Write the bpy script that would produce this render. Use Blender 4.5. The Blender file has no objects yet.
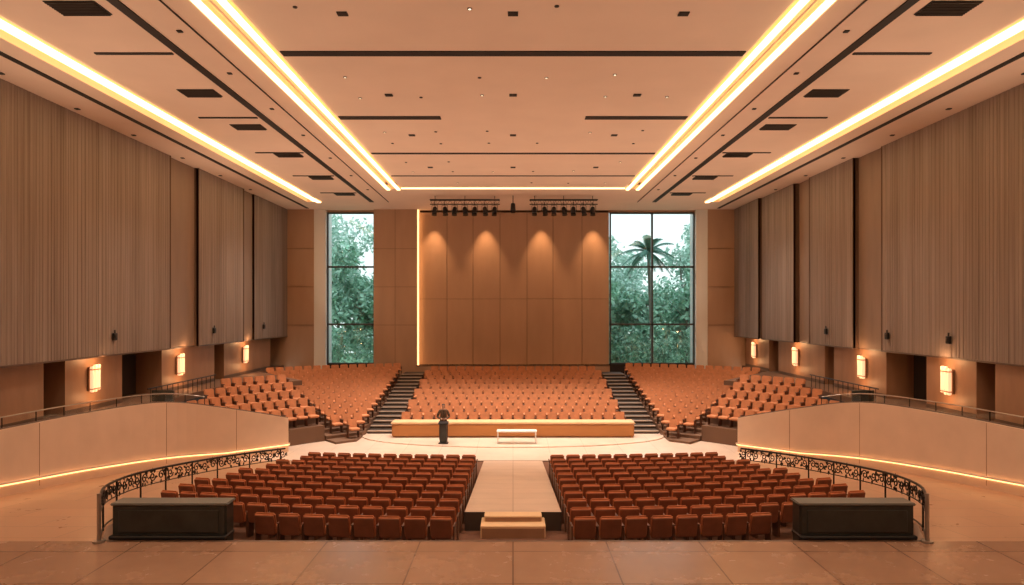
import bpy, bmesh, math, random
from mathutils import Vector, Matrix
random.seed(7)
R=random.random
def U(a,b): return a+(b-a)*R()
sc=bpy.context.scene
try:
    sc.view_settings.view_transform='Standard'; sc.view_settings.look='None'; sc.view_settings.exposure=0.8
except Exception as ex: print(ex)
# ---------------------------------------------------------------- materials
def mat(name,col,rough=0.6,metal=0.0,var=0.0,scale=3.0,stretch=(1,1,1),emis=None,es=0.0,bump=0.0,spec=0.5):
    m=bpy.data.materials.new(name); m.use_nodes=True
    nt=m.node_tree; b=nt.nodes['Principled BSDF']
    b.inputs['Base Color'].default_value=(*col,1); b.inputs['Roughness'].default_value=rough
    b.inputs['Metallic'].default_value=metal; b.inputs['Specular IOR Level'].default_value=spec
    if emis:
        b.inputs['Emission Color'].default_value=(*emis,1); b.inputs['Emission Strength'].default_value=es
    if var>0:
        tc=nt.nodes.new('ShaderNodeTexCoord'); mp=nt.nodes.new('ShaderNodeMapping')
        mp.inputs['Scale'].default_value=stretch
        n=nt.nodes.new('ShaderNodeTexNoise'); n.inputs['Scale'].default_value=scale; n.inputs['Detail'].default_value=4
        r=nt.nodes.new('ShaderNodeValToRGB')
        r.color_ramp.elements[0].position=0.3; r.color_ramp.elements[1].position=0.7
        r.color_ramp.elements[0].color=(*[c*(1-var) for c in col],1)
        r.color_ramp.elements[1].color=(*[min(1,c*(1+var)) for c in col],1)
        nt.links.new(tc.outputs['Object'],mp.inputs['Vector']); nt.links.new(mp.outputs[0],n.inputs['Vector'])
        nt.links.new(n.outputs['Fac'],r.inputs[0]); nt.links.new(r.outputs[0],b.inputs['Base Color'])
        if bump>0:
            bp=nt.nodes.new('ShaderNodeBump'); bp.inputs['Strength'].default_value=bump; bp.inputs['Distance'].default_value=0.02
            nt.links.new(n.outputs['Fac'],bp.inputs['Height']); nt.links.new(bp.outputs[0],b.inputs['Normal'])
    return m
def tilemat(name,c1,c2,mortar,w,h,off=0.0,rough=0.35,msize=0.012,loc=(0,0,0)):
    m=bpy.data.materials.new(name); m.use_nodes=True
    nt=m.node_tree; b=nt.nodes['Principled BSDF']; b.inputs['Roughness'].default_value=rough
    tc=nt.nodes.new('ShaderNodeTexCoord'); mp=nt.nodes.new('ShaderNodeMapping'); mp.inputs['Location'].default_value=loc
    br=nt.nodes.new('ShaderNodeTexBrick'); br.offset=off; br.squash=1
    br.inputs['Color1'].default_value=(*c1,1); br.inputs['Color2'].default_value=(*c2,1); br.inputs['Mortar'].default_value=(*mortar,1)
    br.inputs['Scale'].default_value=1; br.inputs['Brick Width'].default_value=w; br.inputs['Row Height'].default_value=h
    br.inputs['Mortar Size'].default_value=msize; br.inputs['Mortar Smooth'].default_value=0.1
    n=nt.nodes.new('ShaderNodeTexNoise'); n.inputs['Scale'].default_value=1.3; n.inputs['Detail'].default_value=6
    n.inputs['Roughness'].default_value=0.65
    mx=nt.nodes.new('ShaderNodeMixRGB'); mx.blend_type='MULTIPLY'; mx.inputs[0].default_value=0.35
    r=nt.nodes.new('ShaderNodeValToRGB'); r.color_ramp.elements[0].position=.3; r.color_ramp.elements[1].position=.75
    r.color_ramp.elements[0].color=(.55,.5,.48,1); r.color_ramp.elements[1].color=(1,1,1,1)
    L=nt.links.new
    L(tc.outputs['Object'],mp.inputs[0]); L(mp.outputs[0],br.inputs['Vector']); L(tc.outputs['Object'],n.inputs['Vector'])
    L(n.outputs['Fac'],r.inputs[0]); L(br.outputs['Color'],mx.inputs[1]); L(r.outputs[0],mx.inputs[2]); L(mx.outputs[0],b.inputs['Base Color'])
    rr=nt.nodes.new('ShaderNodeMapRange'); rr.inputs[3].default_value=rough-.05; rr.inputs[4].default_value=rough+.08
    L(n.outputs['Fac'],rr.inputs[0]); L(rr.outputs[0],b.inputs['Roughness'])
    return m
M={}
M['floor']=tilemat('floor_tile',(.37,.215,.14),(.32,.185,.12),(.14,.075,.048),1.9,1.6,0,.25,msize=.014,loc=(.0,1.0,0))
M['sidefloor']=tilemat('ramp_tile',(.50,.29,.18),(.44,.255,.16),(.24,.14,.09),2.4,1.1,.5,.28,msize=.013)
M['stage']=tilemat('stage_tile',(.84,.71,.62),(.81,.68,.59),(.55,.43,.35),1.6,1.6,0,.3,msize=.008)
M['pit']=mat('pit_carpet',(.16,.07,.04),.9,var=.2,scale=8)
M['aisle']=tilemat('aisle_tile',(.72,.56,.45),(.68,.53,.42),(.42,.29,.21),1.2,.9,0,.35)
M['ceil']=mat('ceiling_plaster',(.84,.69,.585),.85,var=.03,scale=.6)
M['ceil2']=mat('ceiling_board',(.76,.595,.49),.8,var=.04,scale=.5)
M['dark']=mat('dark_slot',(.02,.015,.013),.7)
M['grille']=mat('vent_grille',(.06,.05,.045),.5,metal=.4)
M['cove']=mat('cove_painted_glow',(.75,.45,.22),.8,emis=(1,.50,.16),es=.36)  # emission paints LED light onto the channel top, itself no lamp
M['led']=mat('led_strip',(1,.9,.7),.5,emis=(1,.66,.30),es=2.3)
M['ledlow']=mat('led_low',(1,.8,.5),.5,emis=(1,.50,.19),es=1.8)
M['plaster']=mat('parapet_plaster',(.71,.54,.425),.7,var=.05,scale=1.0)
M['cap']=mat('parapet_cap',(.12,.075,.055),.4)
M['wood']=mat('lower_wood',(.36,.20,.12),.5,var=.12,scale=2,stretch=(1,1,.3))
M['woodback']=mat('stage_wall_wood',(.47,.30,.20),.55,var=.06,scale=1.2,stretch=(1,1,.25))
M['smoothpanel']=mat('smooth_panel_wood',(.27,.19,.145),.6,var=.08,scale=2,stretch=(1,1,.2))
M['joint_and_shade']=mat('panel_joint_and_edge_shade',(.12,.07,.048),.8)
M['recess']=mat('recess_dark',(.03,.02,.017),.8)
M['seat']=mat('seat_fabric',(.52,.185,.08),.75,var=.15,scale=5)
M['seatr']=mat('seat_fabric_orange',(.56,.24,.115),.75,var=.12,scale=5)
M['shell']=mat('seat_shell',(.22,.075,.038),.45,var=.15,scale=4)
M['shellr']=mat('seat_shell_light',(.24,.09,.045),.5)
M['arm']=mat('seat_arm',(.12,.05,.028),.45)
M['metal']=mat('dark_metal',(.015,.015,.017),.4,metal=.3)
M['steel']=mat('brushed_steel',(.45,.42,.4),.3,metal=.9)
M['black']=mat('black_panel',(.028,.030,.026),.4,var=.3,scale=3)
M['blacktop']=mat('black_panel_top',(.14,.135,.12),.4)
M['white']=mat('white_frame',(.8,.79,.77),.5)
M['mull']=mat('window_mullion',(.06,.07,.07),.4)
M['stair']=mat('stair_stone',(.06,.045,.038),.6)
M['nose']=mat('stair_nosing',(.5,.40,.33),.5)
M['bench']=mat('bench_wood',(.50,.22,.07),.5,var=.08,scale=2,stretch=(.2,1,1))
M['benchtop']=mat('bench_top',(.78,.54,.32),.5)
M['terrace']=mat('terrace_floor',(.17,.095,.06),.8)
M['lamp']=mat('sconce_glow',(1,.8,.6),.5,emis=(1,.54,.29),es=.6)
M['brass']=mat('sconce_frame',(.5,.3,.18),.4,metal=.5)
M['grass']=mat('lawn',(.16,.3,.16),.9,var=.3,scale=1)
def flute():
    m=bpy.data.materials.new('fluted_wood'); m.use_nodes=True; nt=m.node_tree; b=nt.nodes['Principled BSDF']
    b.inputs['Roughness'].default_value=.7
    L=nt.links.new
    tc=nt.nodes.new('ShaderNodeTexCoord')
    def nz(sc_,stretch,det):
        mp=nt.nodes.new('ShaderNodeMapping'); mp.inputs['Scale'].default_value=stretch
        n=nt.nodes.new('ShaderNodeTexNoise'); n.inputs['Scale'].default_value=sc_; n.inputs['Detail'].default_value=det
        L(tc.outputs['Object'],mp.inputs[0]); L(mp.outputs[0],n.inputs['Vector']); return n
    a=nz(1.0,(0,1.1,.03),3); c=nz(1.0,(0,7,.2),2)
    add=nt.nodes.new('ShaderNodeMath'); add.operation='ADD'; L(a.outputs['Fac'],add.inputs[0]); L(c.outputs['Fac'],add.inputs[1])
    mul=nt.nodes.new('ShaderNodeMath'); mul.operation='MULTIPLY'; mul.inputs[1].default_value=.5; L(add.outputs[0],mul.inputs[0])
    r=nt.nodes.new('ShaderNodeValToRGB'); e=r.color_ramp.elements
    e[0].position=.34; e[1].position=.66; e[0].color=(.20,.152,.13,1); e[1].color=(.34,.275,.245,1)
    L(mul.outputs[0],r.inputs[0]); L(r.outputs[0],b.inputs['Base Color']); return m
M['flute']=flute()
def glassmat():
    m=bpy.data.materials.new('window_glass'); m.use_nodes=True; nt=m.node_tree; nt.nodes.clear()
    o=nt.nodes.new('ShaderNodeOutputMaterial'); t=nt.nodes.new('ShaderNodeBsdfTransparent'); g=nt.nodes.new('ShaderNodeBsdfGlossy')
    t.inputs[0].default_value=(.93,.97,.97,1); g.inputs['Roughness'].default_value=.03
    mx=nt.nodes.new('ShaderNodeMixShader'); mx.inputs[0].default_value=.04
    nt.links.new(t.outputs[0],mx.inputs[1]); nt.links.new(g.outputs[0],mx.inputs[2]); nt.links.new(mx.outputs[0],o.inputs[0]); return m
M['glass']=glassmat()
# ---------------------------------------------------------------- mesh builder
class MB:
    def __init__(s): s.v=[]; s.f=[]; s.m=[]; s.mats=[]
    def mi(s,k):
        if k not in s.mats: s.mats.append(k)
        return s.mats.index(k)
    def box(s,x0,x1,y0,y1,z0,z1,k):
        b=len(s.v); i=s.mi(k)
        s.v+=[(x0,y0,z0),(x1,y0,z0),(x1,y1,z0),(x0,y1,z0),(x0,y0,z1),(x1,y0,z1),(x1,y1,z1),(x0,y1,z1)]
        for f in ((0,3,2,1),(4,5,6,7),(0,1,5,4),(1,2,6,5),(2,3,7,6),(3,0,4,7)):
            s.f.append(tuple(b+q for q in f)); s.m.append(i)
    def face(s,pts,k):
        b=len(s.v); s.v+=[tuple(p) for p in pts]; s.f.append(tuple(range(b,b+len(pts)))); s.m.append(s.mi(k))
    def prism(s,poly,z0,z1,k,kt=None):
        n=len(poly); b=len(s.v); i=s.mi(k); it=s.mi(kt or k)
        s.v+=[(p[0],p[1],z0) for p in poly]+[(p[0],p[1],z1) for p in poly]
        s.f.append(tuple(b+q for q in reversed(range(n)))); s.m.append(i)
        s.f.append(tuple(b+n+q for q in range(n))); s.m.append(it)
        for q in range(n):
            r=(q+1)%n; s.f.append((b+q,b+r,b+n+r,b+n+q)); s.m.append(i)
    def tube(s,pts,r,k,n=6,closed=False):
        pts=[Vector(p) for p in pts]; b=len(s.v); i=s.mi(k); N=len(pts)
        rr=r if isinstance(r,(list,tuple)) else [r]*N
        for j,p in enumerate(pts):
            if closed: t=pts[(j+1)%N]-pts[j-1]
            else: t=pts[min(j+1,N-1)]-pts[max(j-1,0)]
            t.normalize(); up=Vector((0,0,1)) if abs(t.z)<.9 else Vector((1,0,0))
            a=t.cross(up).normalized(); c=a.cross(t)
            for q in range(n):
                an=2*math.pi*q/n; s.v.append(tuple(p+(a*math.cos(an)+c*math.sin(an))*rr[j]))
        for j in range(N if closed else N-1):
            j2=(j+1)%N
            for q in range(n):
                q2=(q+1)%n; s.f.append((b+j*n+q,b+j*n+q2,b+j2*n+q2,b+j2*n+q)); s.m.append(i)
        if not closed:
            s.f.append(tuple(b+q for q in reversed(range(n)))); s.m.append(i)
            s.f.append(tuple(b+(N-1)*n+q for q in range(n))); s.m.append(i)
    def strip(s,A,B,k):
        for j in range(len(A)-1): s.face([A[j],A[j+1],B[j+1],B[j]],k)
    def add(s,T,mx,remap=None):
        b=len(s.v)
        for p in T.v: q=mx@Vector(p); s.v.append((q.x,q.y,q.z))
        idx=[s.mi(remap.get(k,k) if remap else k) for k in T.mats]
        for f,m in zip(T.f,T.m): s.f.append(tuple(b+q for q in f)); s.m.append(idx[m])
    def rbox(s,cx,cy,cz,sx,sy,sz,bev,k,seg=1,rot=None):
        bm=bmesh.new(); bmesh.ops.create_cube(bm,size=1)
        for v in bm.verts: v.co=Vector((v.co.x*sx,v.co.y*sy,v.co.z*sz))
        bmesh.ops.bevel(bm,geom=bm.edges[:],offset=bev,segments=seg,affect='EDGES')
        b=len(s.v); i=s.mi(k); bm.verts.index_update()
        for v in bm.verts:
            c=v.co.copy()
            if rot: c=rot@c
            s.v.append((c.x+cx,c.y+cy,c.z+cz))
        for f in bm.faces: s.f.append(tuple(b+v.index for v in f.verts)); s.m.append(i)
        bm.free()
    def done(s,name,parent=None,smooth=False,recalc=True):
        me=bpy.data.meshes.new(name); me.from_pydata(s.v,[],s.f)
        for k in s.mats: me.materials.append(M[k])
        me.polygons.foreach_set('material_index',s.m)
        if smooth: me.polygons.foreach_set('use_smooth',[True]*len(s.f))
        me.update()
        if recalc:
            bm=bmesh.new(); bm.from_mesh(me); bmesh.ops.recalc_face_normals(bm,faces=bm.faces[:]); bm.to_mesh(me); bm.free()
        o=bpy.data.objects.new(name,me); bpy.context.scene.collection.objects.link(o)
        if parent: o.parent=parent
        return o
def empty(name,loc=(0,0,0),rz=0):
    e=bpy.data.objects.new(name,None); bpy.context.scene.collection.objects.link(e); e.location=loc; e.rotation_euler=(0,0,rz); return e
def interp(tab,d):
    if d<=tab[0][0]: return tab[0][1]
    for (a,b),(c,e) in zip(tab,tab[1:]):
        if d<=c: return b+(e-b)*(d-a)/(c-a)
    return tab[-1][1]
def smooth_pts(P,n=8):
    out=[]
    P=[Vector(p) for p in P]
    for i in range(len(P)-1):
        p0=P[max(i-1,0)];p1=P[i];p2=P[i+1];p3=P[min(i+2,len(P)-1)]
        for j in range(n):
            t=j/n
            out.append(.5*((2*p1)+(p2-p0)*t+(2*p0-5*p1+4*p2-p3)*t*t+(3*p1-p0-3*p2+p3)*t**3))
    out.append(P[-1]); return out
# ---------------------------------------------------------------- camera
cam=bpy.data.cameras.new('camera'); co=bpy.data.objects.new('camera',cam); bpy.context.scene.collection.objects.link(co)
co.location=(0,0,6.1); co.rotation_euler=(math.pi/2,0,0); cam.lens=24; cam.sensor_width=36; cam.shift_y=.019; cam.shift_x=-.001; cam.clip_end=300
bpy.context.scene.camera=co
ZC=13.1
# ---------------------------------------------------------------- floors
ramp=lambda d: 1.4 if d<14 else max(0,1.4-.1*(d-14))
pitz=lambda d: max(-.02,.87-.065*(d-14))
rail_pts=smooth_pts([(8.45,13.95,0),(9.25,15.6,0),(9.6,17.6,0),(9.35,19.9,0),(8.75,22,0),(7.95,23.8,0)],6)
pitX=[(14,8.45),(15.6,9.25),(17.6,9.6),(19.9,9.35),(22,8.75),(23.8,7.95),(28,6.6)]
par=smooth_pts([(15.25,2,2.75),(15.15,10,2.75),(14.95,15,2.75),(14.5,19.5,2.75),(14.15,23,2.72),(13.3,26.2,2.62),(11.8,28,2.15),(9.8,29.8,1.47)],6)
parX=[(p.y,p.x) for p in par]
f=MB(); f.box(-16.8,16.8,-5,14,1.1,1.4,'floor'); f.box(-8.4,8.4,13.97,14.05,.7,1.402,'cap')
f.done('floor')
f=MB()
ds=[14+.5*i for i in range(29)]
for sx in (-1,1):
    A=[(sx*interp(pitX,d),d,ramp(d)) for d in ds]; B=[(sx*(interp(parX,d)+.1),d,ramp(d)) for d in ds]
    f.strip(A,B,'sidefloor')
    C=[(p[0],p[1],-.3) for p in A]; f.strip(A,C,'plaster')
f.done('floor_side_ramp',recalc=False)
f=MB(); f.strip([(-9.9,d,pitz(d)) for d in ds],[(9.9,d,pitz(d)) for d in ds],'pit'); f.done('floor_seating_pit',recalc=False)
f=MB()
f.box(-13.9,13.9,28,46,-.4,0,'stage')
f.box(-9.3,9.3,27.94,28.02,-.3,.004,'cap')
poly=[(7.4*math.cos(a),33.6-3.0*math.sin(a)) for a in [math.pi*i/24 for i in range(25)]]
f.prism(poly,0,.05,'stage')
f.done('floor_stage')
f=MB()
az=lambda d: 1.15*(28-d)/(28-16.9)
f.face([(-1.2,16.9,az(16.9)),(1.2,16.9,az(16.9)),(1.2,28,0.0),(-1.2,28,0.0)],'aisle')
for x in (-1.2,1.2): f.face([(x,16.9,az(16.9)),(x,28,0),(x,28,-.3),(x,16.9,-.3)],'plaster')
f.face([(-1.2,16.9,-.3),(1.2,16.9,-.3),(1.2,16.9,az(16.9)),(-1.2,16.9,az(16.9))],'stair')
f.done('aisle_ramp',recalc=False)
f=MB(); f.rbox(0,16.55,.83,1.55,.7,.5-.12,.015,'benchtop'); f.rbox(0,16.72,.98,1.4,.36,.35,.015,'benchtop')
f.box(-.74,.74,16.19,16.2,.68,.96,'wood'); f.box(-.67,.67,16.53,16.54,1.03,1.12,'wood')
f.done('aisle_steps')
# ---------------------------------------------------------------- ceiling
Y0,Y1=-5,47.2
c=MB()
T=.25
c.box(-6.3,6.3,Y0,38.2,ZC,ZC+T,'ceil')
for s in (-1,1):
    def X(a,b): return (a,b) if s>0 else (-b,-a)
    a,b=X(7.3,12.1); c.box(a,b,Y0,43.4,ZC,ZC+T,'ceil2')
    a,b=X(13.1,16.9); c.box(a,b,Y0,43.4,ZC,ZC+T,'ceil2')
c.box(-7.3,7.3,38.9,43.4,ZC,ZC+T,'ceil2')
c.box(-16.9,16.9,43.4,Y1,ZC,ZC+T,'ceil2')
c.box(-16.9,16.9,Y0,Y1,ZC+.9,ZC+1.0,'ceil')
c.done('ceiling')
cv=MB()
for s in (-1,1):
    def X(a,b): return (a,b) if s>0 else (-b,-a)
    for x0,x1,ye in ((6.3,7.3,38.9),(12.1,13.1,43.4)):
        a,b=X(x0,x1)
        cv.box(a,b,Y0,ye,ZC+.42,ZC+.5,'cove')
        for q0,q1 in ((x0,x0+.03),(x1-.03,x1)):
            a,b=X(q0,q1); cv.box(a,b,Y0,ye,ZC,ZC+.42,'ceil')
        if x0<7:
            for q0,q1 in ((x0+.12,x0+.3),(x1-.3,x1-.12)):
                q=X(q0,q1); cv.box(q[0],q[1],Y0,ye,ZC-.07,ZC-.02,'led')
            q=X(x0+.46,x0+.52); cv.box(q[0],q[1],Y0,ye,ZC-.02,ZC+.12,'ceil2')
        else:
            q=X(x0+.10,x0+.34); cv.box(q[0],q[1],Y0,ye,ZC-.07,ZC-.02,'led')
            q=X(x1-.5,x1-.4); cv.box(q[0],q[1],Y0,ye,ZC+.02,ZC+.12,'led')
cv.box(-6.3,6.3,38.2,38.9,ZC+.42,ZC+.5,'cove'); cv.box(-6.3,6.3,38.45,38.62,ZC-.05,ZC,'led')
cv.done('ceiling_cove_light')
t=MB()
def slot(x0,x1,y0,y1): t.box(x0,x1,y0,y1,ZC-.03,ZC+.01,'dark')
slot(-6.25,6.25,18.3,18.62)
slot(-6.25,-2.6,24.4,24.75); slot(2.6,6.25,24.4,24.75); slot(-6.25,6.25,30,30.2); slot(-6.25,6.25,35,35.12)
for s in (-1,1):
    xs=lambda a,b:(a,b) if s>0 else (-b,-a)
    a,b=xs(8.85,9.1); slot(a,b,Y0,43.4)
    a,b=xs(13.75,13.93); slot(a,b,Y0,46)
    a,b=xs(7.9,7.93); slot(a,b,Y0,43.4)
    for d in (12.5,18.4,24.5,29.9,35,40): a,b=xs(9.2,11.3); slot(a,b,d,d+.12)
t.done('trim_ceiling_slots')
t=MB()
for s in (-1,1):
    for d in (15.7,21.8,25.8,30.4,35.6,40.5):
        cx=s*10.0
        t.box(cx-.58,cx+.58,d-.35,d+.35,ZC-.02,ZC+.01,'dark')
        for i in range(9): t.box(cx-.55,cx+.55,d-.33+i*.08,d-.30+i*.08,ZC-.05,ZC-.02,'grille')
t.done('ceiling_vent_grille')
M['dl']=mat('downlight_glow',(1,1,.9),.5,emis=(1,.85,.6),es=1.2)
t=MB()
for d in (15.8,20.2,22.2,26.5,28.3,32,34,37):
    for x in (-5,-3,-1,1,3,5):
        if R()<.3: continue
        r=.055; y=d+U(-.2,.2)
        circ=[(x+r*math.cos(q*math.pi/5),y+r*math.sin(q*math.pi/5)) for q in range(10)]
        t.prism(circ,ZC-.02,ZC+.01,'grille'); circ=[(x+r*.6*math.cos(q*math.pi/5),y+r*.6*math.sin(q*math.pi/5)) for q in range(10)]
        t.prism(circ,ZC-.025,ZC,'dl' if R()<.35 else 'dark')
for d in (16,22,27,33):
    for x in (-4,0,4): t.box(x-.12,x+.12,d-.1,d+.1,ZC-.03,ZC+.01,'dark')
for s in (-1,1):
    for d in (14,17,20,23.5,27,31,35,39): t.box(s*15-.07,s*15+.07,d-.07,d+.07,ZC-.03,ZC+.01,'dark'); t.box(s*8.3-.06,s*8.3+.06,d-.06,d+.06,ZC-.03,ZC+.01,'dark')
t.done('ceiling_downlights')
# ---------------------------------------------------------------- side walls
segsL=[(-5,30.6,15.35,0),(30.6,33.2,15.5,1),(33.2,38.8,15.3,0),(38.8,40.6,15.5,1),(40.6,47,15.4,0)]
segsR=[(-5,28.9,15.6,0),(28.9,31,15.7,1),(31,35.6,15.45,0),(35.6,37.2,15.6,1),(37.2,42,15.3,0),(42,47,15.1,0)]
ZB=4.45
def ribwall(name,segs,s):
    w=MB()
    for (a,b,x,sm) in segs:
        pts=[]; y=a
        if sm: pts=[(x,a)]
        while y<b-.05 and not sm:
            p=.12+.14*R(); dp=.006+.012*R()
            for u,v in ((0,0),(.6,0),(.68,dp),(.92,dp)):
                pts.append((x+v,min(b,y+p*u)))
            y+=p
        pts.append((x,b))
        for (xa,ya),(xb,yb) in zip(pts,pts[1:]):
            w.face([(s*xa,ya,ZB),(s*xb,yb,ZB),(s*xb,yb,ZC),(s*xa,ya,ZC)],'smoothpanel' if sm else 'flute')
        if not sm:
            w.box(*sorted((s*(x-.02),s*(x+.1))),b-.06,b,ZB,ZC,'joint_and_shade'); w.box(*sorted((s*(x-.015),s*(x+.1))),a,a+.04,ZB,ZC,'joint_and_shade')  # dark edge strips paint the shadow line where panels step
        w.face([(s*x,a,ZB),(s*17,a,ZB),(s*17,a,ZC),(s*x,a,ZC)],'joint_and_shade')
        w.face([(s*x,b,ZB),(s*17,b,ZB),(s*17,b,ZC),(s*x,b,ZC)],'joint_and_shade')
        w.face([(s*x,a,ZB),(s*x,b,ZB),(s*17,b,ZB),(s*17,a,ZB)],'recess')
        w.box(*( (x-.02,x+.05) if s>0 else (-x-.05,-x+.02)),a,b,ZB-.03,ZB+.03,'cap')
    xs=(16.9,17.1) if s>0 else (-17.1,-16.9)
    w.box(xs[0],xs[1],-5,47,1.1,ZC,'recess')
    return w.done(name,recalc=False)
ribwall('wall_left',segsL,-1); ribwall('wall_right',segsR,1)
def piers(name,rng,s):
    w=MB()
    for a,b in rng:
        xs=(15.75,16.9) if s>0 else (-16.9,-15.75)
        w.box(xs[0],xs[1],a,b,2.45,ZB,'wood')
        x=s*15.74
        w.box(min(x,x+s*.02)-.0,max(x,x+s*.02),a,b,2.45,2.62,'cap')
    return w.done(name)
piers('wall_left_piers',[(-5,22.9),(24,27.5),(30.6,36),(37.2,44.3)],-1)
piers('wall_right_piers',[(-5,22.3),(23.2,26),(28.8,33.5),(34.5,40.5),(42,46.2)],1)
def light(name,typ,loc,energy,col,size=.1,rot=None,**kw):
    l=bpy.data.lights.new(name,typ); l.energy=energy; l.color=col
    if typ=='SPOT': l.spot_size=kw.get('ang',1.0); l.spot_blend=kw.get('blend',.6)
    if typ!='SUN': l.shadow_soft_size=size
    o=bpy.data.objects.new(name,l); bpy.context.scene.collection.objects.link(o); o.location=loc
    if rot: o.rotation_euler=rot
    if 'aim' in kw: o.rotation_euler=Vector(kw['aim']).to_track_quat('-Z','Y').to_euler()
    return o
for s,dl in ((-1,(25.5,32.1,39.9)),(1,(24.6,30.6,37.8,44.3))):
    for d in dl:
        e=empty('wall_sconce',(s*15.72,d,3.6))
        b=MB(); b.rbox(-s*.02,0,0,.06,.5,.9,.01,'brass')
        for i in range(3): b.rbox(-s*.12,-.2+.2*i,.03*i,.12,.09,.95+.06*(i==1),.02,'lamp')
        b.rbox(-s*.11,0,.36,.17,.54,.04,.008,'brass'); b.rbox(-s*.11,0,-.36,.17,.54,.04,.008,'brass')
        b.done('sconce_body',e)
        light('sconce_light','POINT',(s*15.3,d,4.3),14,(1,.50,.21),.04)
        light('sconce_light','POINT',(s*15.3,d,2.9),9,(1,.50,.21),.04)
for x,y,z in ((-15.28,26.2,5.15),(15.5,24.3,5.1),(15.5,28.3,5.1),(15.35,33.5,5.15),(-15.22,34.8,5.15),(-15.32,42.0,5.2)):
    b=MB(); b.rbox(x,y,z,.1,.22,.28,.02,'metal'); b.rbox(x-(.06 if x>0 else -.06),y,z+.02,.03,.12,.12,.01,'grille')
    b.box(x-.02,x+.02,y-.02,y+.02,z+.12,z+.26,'metal'); b.done('wall_speaker')
w=MB(); w.box(-17,17,-5.2,-5,1.1,ZC+.3,'wood'); w.done('wall_rear')
CX,CY=0,22
def AP(r,a): return (r*math.sin(a),CY+r*math.cos(a))
rad=math.radians
g=[(16.9,-5),(15.3,-5)]+[(p.x+.05,p.y) for p in par if p.y<26.3]
g+=[(14.4,27.2),(14.4,33.1)]+[AP(18.25,rad(52-2*i)) for i in range(8)]+[(15.6,41.9),(15.6,46.5),(16.9,46.5)]
for s in (-1,1):
    b=MB(); pg=[(s*p[0],p[1]) for p in g]
    b.prism(pg,2.2,2.45,'terrace'); b.done('floor_gallery')
# ---------------------------------------------------------------- parapet
for s in (-1,1):
    b=MB(); P=[(p.x,p.y,p.z) for p in par]
    th=.22
    inn=[];out=[]
    for j,p in enumerate(P):
        q=P[min(j+1,len(P)-1)]; r=P[max(j-1,0)]
        tx,ty=q[0]-r[0],q[1]-r[1]; l=math.hypot(tx,ty); nx,ny=ty/l,-tx/l
        if nx<0: nx,ny=-nx,-ny
        inn.append((s*p[0],p[1])); out.append((s*(p[0]+nx*th),p[1]+ny*th))
    zb=[ramp(p[1])-.1 for p in P]
    I0=[(*inn[j],zb[j]) for j in range(len(P))]; I1=[(*inn[j],P[j][2]) for j in range(len(P))]
    O0=[(*out[j],zb[j]) for j in range(len(P))]; O1=[(*out[j],P[j][2]) for j in range(len(P))]
    b.strip(I0,I1,'plaster'); b.strip(O0,O1,'plaster'); b.strip(I1,O1,'plaster')
    b.face([I0[-1],I1[-1],O1[-1],O0[-1]],'plaster')
    b.tube([( (i[0]+o[0])/2,(i[1]+o[1])/2,i[2]+.01) for i,o in zip(I1,O1)],.035,'cap',6)
    for j in (8,20,30,37):
        if j<len(P):
            x,y=inn[j]; b.box(x-.008,x+.008,y-.008,y+.008,zb[j]+.2,P[j][2]-.02,'wood')
    L=[(inn[j][0]-s*.05,inn[j][1]-.03,zb[j]+.42) for j in range(len(P))]
    b.done('wall_parapet',recalc=False)
    b=MB(); b.tube(L,.024,'ledlow',5)
    b.tube([(l[0]-s*.03,l[1]-.02,l[2]+.055) for l in L],.035,'plaster',6)
    b.done('trim_parapet_light')
    b=MB(); J=[j for j in range(len(P)) if P[j][1]<27.5 and P[j][1]>4]
    mid=[((inn[j][0]+out[j][0])/2,(inn[j][1]+out[j][1])/2,P[j][2]) for j in J]
    b.tube([(m[0],m[1],m[2]+.34) for m in mid],.022,'steel',6)
    b.strip([(m[0],m[1],m[2]+.04) for m in mid],[(m[0],m[1],m[2]+.3) for m in mid],'glass')
    for m in mid[::2]: b.tube([(m[0],m[1],m[2]-.02),(m[0],m[1],m[2]+.34)],.016,'metal',5)
    b.done('gallery_railing',recalc=False)
    b=MB()
    for yy in range(14):
        y=27.2+yy*.45; b.tube([(s*14.45,y,2.4),(s*14.45,y,3.05)],.014,'metal',5)
    b.tube([(s*14.45,27,3.05),(s*14.45,33.2,3.05)],.025,'metal',6)
    b.rbox(s*14.3,27.9,2.65,.9,.12,.5,.02,'black')
    b.done('terrace_guard_rail')
# ---------------------------------------------------------------- back wall
b=MB()
YB=47
b.box(-17,-13.6,YB-.4,YB+.2,2,ZC,'woodback')
b.box(13.3,17,YB-.4,YB+.2,2,ZC,'woodback')
b.box(-9.5,-6.55,YB-.45,YB+.2,-.3,ZC,'woodback')
b.box(-17,17,YB,YB+.25,-1,2.5,'recess'); b.box(-17,17,YB,YB+.25,12.95,ZC+1,'woodback')
b.box(-6.55,6.6,YB+.1,YB+.25,2,ZC,'joint_and_shade')
vx=[(q-513)*47/683 for q in (420,447,473,500,527,553,582,609)]
vx[0]=-6.42; vx[-1]=6.62
zs=[2.2,7.0,ZC]
for i in range(7):
    for j in range(2):
        x0,x1=vx[i]+.014,vx[i+1]-.014
        b.rbox((x0+x1)/2,YB+.06,(zs[j]+zs[j+1])/2,x1-x0,.12,zs[j+1]-zs[j]-.02,.01,'woodback')
for z in (5.2,7.8,10.4):
    for x0,x1 in ((-15.6,-13.6),(13.3,15.6),(-9.5,-6.55)):
        b.box(x0,x1,YB-.458,YB-.38,z,z+.02,'joint_and_shade')
b.box(-8.05,-8.03,YB-.458,YB-.4,2.2,ZC,'joint_and_shade')
b.done('wall_back')
b=MB(); b.box(-6.54,-6.47,YB-.3,YB+.02,2.4,ZC,'ledlow'); b.done('trim_vertical_light')
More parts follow.
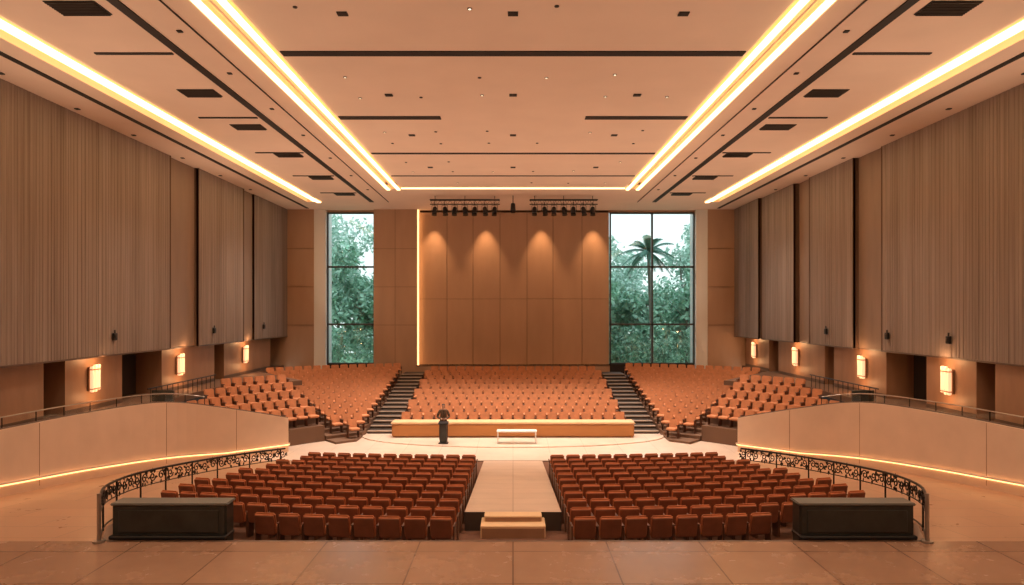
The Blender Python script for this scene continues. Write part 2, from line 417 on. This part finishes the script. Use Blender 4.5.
b=MB(); b.box(-6.6,6.6,YB-.45,YB-.0,-.3,2.45,'woodback'); b.box(-6.6,6.6,YB-.47,YB-.42,2.40,2.47,'cap'); b.done('baseboard_back')
def window(name,x0,x1,cols,rx0,rx1):
    b=MB(); z0,z1=2.5,12.95
    b.box(rx0,rx1,YB-.35,YB+1.2,2,ZC,'white')
    fw=.1
    b.box(x0,x0+fw,YB-.05,YB+.15,z0,z1,'mull'); b.box(x1-fw,x1,YB-.05,YB+.15,z0,z1,'mull')
    b.box(x0,x1,YB-.05,YB+.15,z0,z0+fw,'mull'); b.box(x0,x1,YB-.05,YB+.15,z1-fw,z1,'mull')
    for z in (5.25,9.2): b.box(x0,x1,YB-.05,YB+.15,z-.06,z+.06,'mull')
    for i in range(1,cols): x=x0+(x1-x0)*i/cols; b.box(x-.06,x+.06,YB-.05,YB+.15,z0,z1,'mull')
    b.face([(x0,YB+.05,z0),(x1,YB+.05,z0),(x1,YB+.05,z1),(x0,YB+.05,z1)],'glass')
    b.done(name,recalc=False)
window('window_1',-12.8,-9.5,1,-13.6,-12.8); window('window_2',6.65,12.5,2,12.5,13.3)
# ---------------------------------------------------------------- seats
def seat_template():
    T=MB(); rt=Matrix.Rotation(rad(12),3,'X')
    T.rbox(0,-.20,.64,.49,.085,.46,.035,'seat',2,rt)
    T.rbox(0,-.255,.60,.45,.02,.44,.008,'shell',1,rt)
    T.rbox(0,.04,.43,.48,.44,.11,.035,'seat',1)
    T.rbox(0,.02,.365,.42,.38,.03,.01,'shell',1)
    for x in (-.265,.265):
        T.rbox(x,-.02,.62,.045,.34,.035,.01,'arm'); T.rbox(x,-.06,.30,.03,.24,.6,.008,'arm')
    return T
SEAT=seat_template()
W=.56
def place(mb,x,y,z,face,remap=None):
    mb.add(SEAT,Matrix.Translation((x,y,z))@Matrix.Rotation(face,4,'Z'),remap)
for s in (-1,1):
    mb=MB()
    for i in range(11):
        d0=15.0+i*.93
        x=1.55
        while True:
            y=d0+x*x/75
            if x>interp(pitX,y)-.42: break
            if not(y<15.9 and x>5.95): place(mb,s*x,y,pitz(y),math.atan(x/37)*s)
            x+=W
    mb.done('audience_seating')
RM={'seat':'seatr','shell':'shellr'}
mb=MB(); NR=10
for i in range(NR):
    y0=34.4+i*1.13; z=.17*i+.12
    mb.box(-5.85,5.85,y0-.1,y0+1.03 if i<NR-1 else 46.5,-.1,z,'terrace')
mb.done('floor_center_terrace')
mb=MB()
for i in range(NR):
    y0=34.4+i*1.13; z=.17*i+.12; n=20-(i%2)
    for j in range(n): place(mb,(j-(n-1)/2)*.575,y0+.35,z,math.pi,RM)
mb.done('audience_seating')
b=MB()
b.rbox(0,33.35,.38,11.7,.9,.66,.06,'bench',2); b.rbox(0,33.35,.73,11.8,1.0,.09,.035,'benchtop',2)
b.box(-5.7,5.7,32.93,33.7,0,.08,'cap')
b.done('long_bench')
for s in (-1,1):
    b=MB(); n=15
    for i in range(n):
        y0=34.2+i*.75; z=.135*(i+1); x0,x1=sorted((s*5.9,s*7.3))
        b.box(x0,x1,y0,y0+.75 if i<n-1 else 46.5,-.1,z,'stair'); b.box(x0,x1,y0-.02,y0+.12,z-.03,z+.012,'nose')
    b.done('aisle_stairs')
def amaxB(r,m):
    a=rad(41)
    while a<rad(80):
        x,y=AP(r,a)
        dist=((x-9.8)*4.1+(y-29.8)*3.9)/5.66
        if x<=14.4-m and dist>=m+.45 and y>27.3+m: a+=rad(.5)
        elif r<14.2 and a<rad(42): return None
        else: break
    return a
for s in (-1,1):
    tb=MB(); sa=MB(); sb=MB()
    nA=13
    for i in range(nA):
        r0=13+.95*i-.5; r1=r0+.95; z=.1+.145*i
        if i==nA-1: r1=30
        am=lambda r: math.asin(min(1,7.35/r))
        a1=rad(40.8)
        N=14
        def pt(r,t):
            a=am(r)+(a1-am(r))*t; x,y=AP(r,a)
            if r>26:
                k=min(1,15.5/x if x>0 else 1,(46.4-CY)/(y-CY)); x,y=x*k,CY+(y-CY)*k
            return (s*x,y)
        if am(r0)<a1:
            poly=[pt(r0,t/N) for t in range(N+1)]+[pt(r1,1-t/N) for t in range(N+1)]
            tb.prism(poly,-.1,z,'terrace')
        rs=13+.95*i+.02; da=W*1.02/rs; a=math.asin(7.35/rs)+da*.55
        while a<rad(38.2):
            x,y=AP(rs,a)
            if x<15.0 and y<46: place(sa,s*x,y,z,math.pi-a*s,RM)
            a+=da
    for i in range(7):
        r0=12.3+.86*i-.45; r1=r0+.86; z=.1+.32*i
        a0=rad(41); e0=amaxB(r0,.0); e1=amaxB(r1,.0)
        if not e0 or not e1: continue
        N=12
        poly=[(s*AP(r0,a0+(e0-a0)*t/N)[0],AP(r0,a0+(e0-a0)*t/N)[1]) for t in range(N+1)]
        poly+=[(s*AP(r1,e1+(a0-e1)*t/N)[0],AP(r1,e1+(a0-e1)*t/N)[1]) for t in range(N+1)]
        tb.prism(poly,-.1,z,'terrace')
        rs=12.3+.86*i; da=W*1.02/rs; e=amaxB(rs,.45) or 0; a=a0+da*.7
        while a<e:
            x,y=AP(rs,a); place(sb,s*x,y,z,math.pi-a*s,RM); a+=da
    tb.done('floor_side_terrace'); sa.done('audience_seating'); sb.done('audience_seating')
# ---------------------------------------------------------------- curved ornamental railing + partitions
for s in (-1,1):
    b=MB()
    P=[Vector((s*p.x,p.y,ramp(p.y))) for p in rail_pts]
    b.tube([p+Vector((0,0,.92)) for p in P],.03,'metal',8)
    b.tube([p+Vector((0,0,.55)) for p in P],.015,'metal',6)
    b.tube([p+Vector((0,0,.06)) for p in P],.02,'metal',6)
    acc=0;k=0
    for p,q in zip(P,P[1:]):
        acc+=(q-p).length
        t=(q-p).normalized()
        if acc>1.1 or p is P[0]:
            acc=0; b.tube([p,p+Vector((0,0,.95))],.022,'metal',6)
        nn=max(1,int((q-p).length/.2))
        for u in range(nn):
            c0=p.lerp(q,(u+.5)/nn)+Vector((0,0,.74)); k+=1; r=.13
            ring=[c0+t*(r*(1-.05*h)*math.cos(h*.55))+Vector((0,0,r*(1-.05*h)*math.sin(h*.55)*(1 if k%2 else -1))) for h in range(17)]
            b.tube(ring,.018,'metal',5)
            for h in range(6):
                an=U(0,6.28); cc=c0+t*math.cos(an)*.09+Vector((0,0,math.sin(an)*.09)); d1=(t*math.cos(an)+Vector((0,0,math.sin(an)))); d2=t*(-math.sin(an))+Vector((0,0,math.cos(an)))+Vector((U(-.3,.3),0,0))
                b.face([cc,cc+d1*.07+d2*.04,cc+d1*.15,cc+d1*.07-d2*.04],'metal')
    b.tube([P[0]+Vector((-s*.0,-.02,0)),P[0]+Vector((0,-.02,1.0))],.04,'steel',8)
    b.tube([P[0]+Vector((s*.0,-.02,.0)),P[0]+Vector((0,-.02,.04))],.12,'steel',10)
    b.done('ornamental_railing',recalc=False)
    b=MB(); x0,x1=5.95,8.32; cx=s*(x0+x1)/2
    b.rbox(cx,14.36,1.48,x1-x0,.4,1.24,.03,'black',2)
    b.rbox(cx,14.36,2.11,x1-x0+.06,.48,.05,.02,'blacktop',2)
    b.rbox(cx,14.3,1.44,x1-x0+.04,.5,.08,.02,'metal'); b.rbox(cx,14.15,1.76,x1-x0-.3,.03,.46,.01,'black')
    b.done('low_black_partition')
b=MB(); X0,X1,Yt=-.75,1.1,31.6
b.rbox((X0+X1)/2,Yt,.6,X1-X0,.6,.05,.02,'white',2)
for x in (X0+.05,X1-.05):
    for y in (Yt-.25,Yt+.25): b.rbox(x,y,.33,.05,.05,.56,.01,'white')
    b.rbox(x,Yt,.1,.04,.5,.04,.01,'white')
b.rbox((X0+X1)/2,Yt-.25,.1,X1-X0-.1,.035,.035,.01,'white')
b.done('low_table')
# slim dark lectern before the speaker
b=MB(); lx,ly=-3.2,31.42
b.rbox(lx,ly,.075,.44,.34,.05,.012,'metal'); b.rbox(lx,ly,.52,.30,.16,.88,.015,'black',2)
b.rbox(lx,ly,1.0,.46,.34,.035,.01,'metal',1,Matrix.Rotation(rad(14),3,'X')); b.rbox(lx,ly-.165,.975,.44,.02,.05,.005,'metal')
b.done('lectern')
b=MB()
for xa,xb in ((-5,-.8),(1,5.1)):
    for dy,dz in ((0,0),(.3,0),(.15,-.26)):
        b.tube([(xa,41+dy,12.85+dz),(xb,41+dy,12.85+dz)],.035,'metal',6)
    n=int((xb-xa)/.3)
    for i in range(n):
        x=xa+i*.3; b.tube([(x,41,12.85),(x+.15,41.15,12.59),(x+.3,41.3,12.85)],.015,'metal',4)
    for x in (xa+.3,(xa+xb)/2,xb-.3): b.tube([(x,41.15,12.85),(x,41.15,13.09)],.02,'metal',5)
    for i in range(7):
        x=xa+.3+i*(xb-xa-.6)/6
        b.tube([(x,41,12.7),(x,41,12.5)],.025,'metal',5)
        b.tube([(x-.17,41,12.15),(x-.17,41,12.5),(x+.17,41,12.5),(x+.17,41,12.15)],.018,'metal',4)
        tl=.25 if i%2 else -.1
        b.tube([(x,41.2,12.42),(x,41.1,12.35),(x+tl*.2,40.9,11.98),(x+tl*.22,40.88,11.9)],[.07,.13,.15,.17],'metal',10)
b.tube([(0.0,41.0,13.09),(0,41,12.5)],.03,'metal',6); b.tube([(0,41.1,12.6),(0,40.9,12.1)],[.13,.17],'metal',10)
b.done('stage_lighting_rig')
# ---------------------------------------------------------------- outside
M['leaf']=mat('leaves_hazed',(.38,.60,.47),.8,var=.45,scale=1.2)  # pale teal puts outdoor haze into the leaf colour
M['leaf2']=mat('leaves_far_hazed',(.54,.72,.63),.9,var=.25,scale=1)  # paler still: distance haze painted into the far foliage
M['palm']=mat('palm_leaves',(.11,.26,.20),.7,var=.3,scale=2)
M['bark']=mat('bark',(.2,.19,.16),.9)
def tree(name,x,y,h,rad_,key,n=2600):
    b=MB(); b.tube([(x,y,-.5),(x+.1,y,h*.35),(x-.1,y,h*.8)],[.22,.16,.06],'bark',7)
    blobs=[]
    for i in range(18):
        a=U(0,6.28); rr=rad_*R()**.5*.85; z=U(h*.15,h*.94)
        blobs.append((x+rr*math.cos(a),y+rr*math.sin(a),z,U(.8,1.4)*rad_*.45))
        b.tube([(x,y,z*.7),(blobs[-1][0],blobs[-1][1],z)],[.06,.02],'bark',4)
    for i in range(n):
        q=random.choice(blobs); v=Vector((random.gauss(0,1),random.gauss(0,1),random.gauss(0,.8))).normalized()*q[3]*U(.5,1.05)
        c0=Vector(q[:3])+v; a=Vector((U(-1,1),U(-1,1),U(-1,1))).normalized(); c1=a.cross(Vector((U(-1,1),U(-1,1),U(-1,1)))).normalized(); L=U(.18,.38)
        b.face([c0-a*L,c0+c1*L*.45,c0+a*L,c0-c1*L*.45],key)
    b.done(name,recalc=False)
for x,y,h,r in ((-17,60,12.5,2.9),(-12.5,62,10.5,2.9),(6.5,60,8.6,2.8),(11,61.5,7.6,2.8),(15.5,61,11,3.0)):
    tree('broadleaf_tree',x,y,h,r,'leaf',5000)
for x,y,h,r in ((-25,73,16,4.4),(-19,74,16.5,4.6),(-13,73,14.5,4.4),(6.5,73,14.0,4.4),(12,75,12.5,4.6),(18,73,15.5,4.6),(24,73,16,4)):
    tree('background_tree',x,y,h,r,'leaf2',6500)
b=MB(); px,py,ph=10.7,54,10.9
b.tube([(px+.3,py,-.5),(px+.25,py,5),(px,py,ph)],[.2,.15,.12],'bark',8)
for i in range(20):
    a=i*2.399+U(-.15,.15); el=rad(-25+95*(i/19)); L=U(2.1,2.7); sp=[]
    for j in range(13):
        t_=j/12; sp.append(Vector((px+math.cos(a)*math.cos(el)*L*t_,py+math.sin(a)*math.cos(el)*L*t_,ph+math.sin(el)*L*t_-1.1*t_**2.2)))
    b.tube(sp,[.035*(1-t_/14) for t_ in range(13)],'palm',4)
    side=Vector((-math.sin(a),math.cos(a),0))
    for j in range(1,13):
        for h in (0,.33,.66):
            p=sp[j-1].lerp(sp[j],h); fw=(sp[j]-sp[j-1]).normalized(); l=.62*math.sin(math.pi*(.12+.84*(j+h)/13.5)); upv=side.cross(fw)
            for sg in (-1,1):
                tip=p+side*sg*l*.75+fw*l*.6+Vector((0,0,-l*.35)); b.face([p,p+fw*.07,tip,p-fw*.03],'palm')
b.done('palm_tree',recalc=False)
b=MB(); b.box(-60,60,47.5,110,-.8,-.5,'grass'); b.done('ground_lawn')
b=MB()
for x in range(-20,22,2):
    for i in range(900):
        c0=Vector((x+U(-1.3,1.3),50.2+U(-.5,.5),U(-.5,4.4+math.sin(x)*.6))); a=Vector((U(-1,1),U(-1,1),U(-1,1))).normalized(); c1=a.cross(Vector((0,0,1))); L=U(.1,.25)
        b.face([c0-a*L,c0+c1*L*.4,c0+a*L,c0-c1*L*.4],'leaf')
b.done('garden_hedge',recalc=False)
# ---------------------------------------------------------------- person
M['skin']=mat('skin',(.42,.24,.16),.6); M['hair']=mat('hair',(.02,.014,.012),.7)
M['jacket']=mat('jacket_cloth',(.09,.055,.033),.8,var=.4,scale=18); M['trouser']=mat('trouser_cloth',(.012,.01,.012),.8); M['shoe']=mat('shoe_leather',(.01,.008,.008),.4)
M['eyew']=mat('eye_white',(.8,.8,.78),.3); M['lip']=mat('lips',(.32,.13,.1),.5)
def skin(verts,edges,radii,sub=2,root=0):
    me=bpy.data.meshes.new('t'); me.from_pydata(verts,edges,[]); o=bpy.data.objects.new('t',me); bpy.context.scene.collection.objects.link(o)
    o.modifiers.new('s','SKIN'); sv=me.skin_vertices[0].data
    for i,r in enumerate(radii): sv[i].radius=(r,r) if not isinstance(r,tuple) else r
    sv[root].use_root=True
    m=o.modifiers.new('u','SUBSURF'); m.levels=sub; m.render_levels=sub
    dg=bpy.context.evaluated_depsgraph_get(); ev=o.evaluated_get(dg); r=bpy.data.meshes.new_from_object(ev)
    V=[tuple(v.co) for v in r.vertices]; F=[tuple(p.vertices) for p in r.polygons]
    bpy.data.objects.remove(o); return V,F
def merge(mb,V,F,fn):
    b0=len(mb.v); mb.v+=V
    for f_ in F:
        c_=sum((Vector(V[i]) for i in f_),Vector())/len(f_); mb.f.append(tuple(b0+i for i in f_)); mb.m.append(mb.mi(fn(c_)))
man=empty('standing_man',(-3.25,31.9,0.05),rad(8))
mb=MB()
V=[(0,0,.96),(0,.0,1.14),(0,0,1.34),(0,0,1.46),(0,-.01,1.56)]; E=[(0,1),(1,2),(2,3),(3,4)]; Rr=[(.165,.12),(.155,.11),(.175,.125),(.09,.08),(.055,.055)]
for s in (-1,1):
    b0=len(V)
    V+=[(s*.18,0,1.42),(s*.285,.03,1.15),(s*.085,-.25,1.08),(s*.045,-.29,1.075)]; Rr+=[.075,.06,.042,.03]; E+=[(3,b0),(b0,b0+1),(b0+1,b0+2),(b0+2,b0+3)]
    b0=len(V)
    V+=[(s*.1,0,.86),(s*.12,-.01,.5),(s*.125,.02,.1),(s*.135,-.06,.055),(s*.15,-.16,.04)]; Rr+=[.115,.095,.08,.05,.035]; E+=[(0,b0)]+[(b0+k,b0+k+1) for k in range(4)]
v_,f_=skin(V,E,Rr)
def cl(c_):
    if c_.z<.07: return 'shoe'
    if c_.z<.9: return 'trouser'
    if c_.z>1.5: return 'skin'
    if c_.y<-.225 and abs(c_.x)<.12: return 'skin'
    return 'jacket'
merge(mb,v_,f_,cl)
for s in (-1,1):
    for k in range(4):
        z=1.115-.022*k; ln=(.9,1,.95,.78)[k]
        v_,f_=skin([(s*.05,-.285,z),(s*.015,-.315-.008*(s>0),z-.004),(-s*.02*ln,-.318-.01*(s>0),z-.012),(-s*.045*ln,-.30-.01*(s>0),z-.018)],[(0,1),(1,2),(2,3)],[.011,.0095,.009,.008],1)
        merge(mb,v_,f_,lambda c_:'skin')
    v_,f_=skin([(s*.06,-.28,1.10),(s*.04,-.30,1.135),(s*.005,-.315,1.145)],[(0,1),(1,2)],[.013,.011,.009],1); merge(mb,v_,f_,lambda c_:'skin')
mb.rbox(0,-.128,1.3,.02,.02,.3,.005,'trouser')
hc=Vector((0,-.015,1.635)); b0=len(mb.v); n1,n2=14,20
i_s=mb.mi('skin'); i_h=mb.mi('hair')
for i in range(n1+1):
    th=math.pi*i/n1
    for j in range(n2):
        ph_=2*math.pi*j/n2; x=math.sin(th)*math.sin(ph_); y=-math.sin(th)*math.cos(ph_); z=math.cos(th)
        w_=.076*(1-.28*max(0,-z)**1.5); dpt=.095*(1-.12*max(0,-z))
        if y<-.85 and -.45<z<.1: y-=.16*(1-abs(z+.18)/.3) if abs(x)<.2 and abs(z+.18)<.3 else 0
        if y<-.6 and -.05<z<.3 and .15<abs(x)<.5: y+=.06
        mb.v.append((hc.x+x*w_,hc.y+y*dpt,hc.z+z*.118))
for i in range(n1):
    for j in range(n2):
        j2=(j+1)%n2; th=math.pi*(i+.5)/n1; ph_=2*math.pi*(j+.5)/n2; z=math.cos(th); y=-math.sin(th)*math.cos(ph_)
        mb.f.append((b0+i*n2+j,b0+(i+1)*n2+j,b0+(i+1)*n2+j2,b0+i*n2+j2)); mb.m.append(i_h if (z>.62 or (y>-.1 and z>-.35)) else i_s)
def ball(c_,r,k,sc=(1,1,1)):
    bm=bmesh.new(); bmesh.ops.create_icosphere(bm,subdivisions=2,radius=r); bb=len(mb.v); bm.verts.index_update()
    for v in bm.verts: mb.v.append((c_[0]+v.co.x*sc[0],c_[1]+v.co.y*sc[1],c_[2]+v.co.z*sc[2]))
    for f0 in bm.faces: mb.f.append(tuple(bb+v.index for v in f0.verts)); mb.m.append(mb.mi(k))
    bm.free()
for s in (-1,1):
    ball((s*.03,-.095,1.645),.012,'eyew'); ball((s*.03,-.105,1.645),.006,'hair'); ball((s*.078,-.01,1.63),.026,'skin',(.4,.7,1.1))
    ball((s*.03,-.1,1.667),.014,'hair',(1.2,.5,.25))
ball((0,-.098,1.585),.018,'lip',(1.3,.4,.3)); ball((0,.01,1.7),.085,'hair',(.95,1.05,.75))
mb.done('body',man,smooth=True)
# ---------------------------------------------------------------- lights
for x in (-5.4,-1.86,1.93,5.5): light('scallop_light','SPOT',(x,46.1,12.95),480,(1,.54,.25),.05,(rad(10),0,0),ang=.95,blend=.9)
for x in (-9,-3,3,9):
    light('stage_downlight','SPOT',(x*.75,34,12.95),2300,(1,.80,.65),.3,(0,0,0),ang=1.5,blend=1)
for y in (5,17,27):
    for x in (-10.5,-3.5,3.5,10.5):
        light('hall_downlight','SPOT',(x,y,12.98),700,(1,.77,.58),.3,(0,0,0),ang=2.2,blend=1)
for x in (-11,11): light('hall_downlight','SPOT',(x,38,12.98),1000,(1,.74,.54),.3,(0,0,0),ang=2.2,blend=1)
for s in (-1,1):
    for y,e in ((4,1400),(18,1400),(31,1100),(42,650)):
        light('added_ceiling_fill','SPOT',(s*15.1,y,3.0),e,(1,.71,.49),.3,ang=1.75,blend=1,aim=(-s*.6,.1,.8))  # unseen upward spots added to brighten the ceiling, no fixtures there
w=bpy.data.worlds.new('world'); bpy.context.scene.world=w; w.use_nodes=True; nt=w.node_tree
bg=nt.nodes['Background']; tc=nt.nodes.new('ShaderNodeTexCoord'); sp=nt.nodes.new('ShaderNodeSeparateXYZ'); rp=nt.nodes.new('ShaderNodeValToRGB')
rp.color_ramp.elements[0].color=(.80,.92,.90,1); rp.color_ramp.elements[1].color=(.62,.80,.86,1)
nt.links.new(tc.outputs['Generated'],sp.inputs[0]); nt.links.new(sp.outputs['Z'],rp.inputs[0]); nt.links.new(rp.outputs[0],bg.inputs[0]); bg.inputs[1].default_value=.9
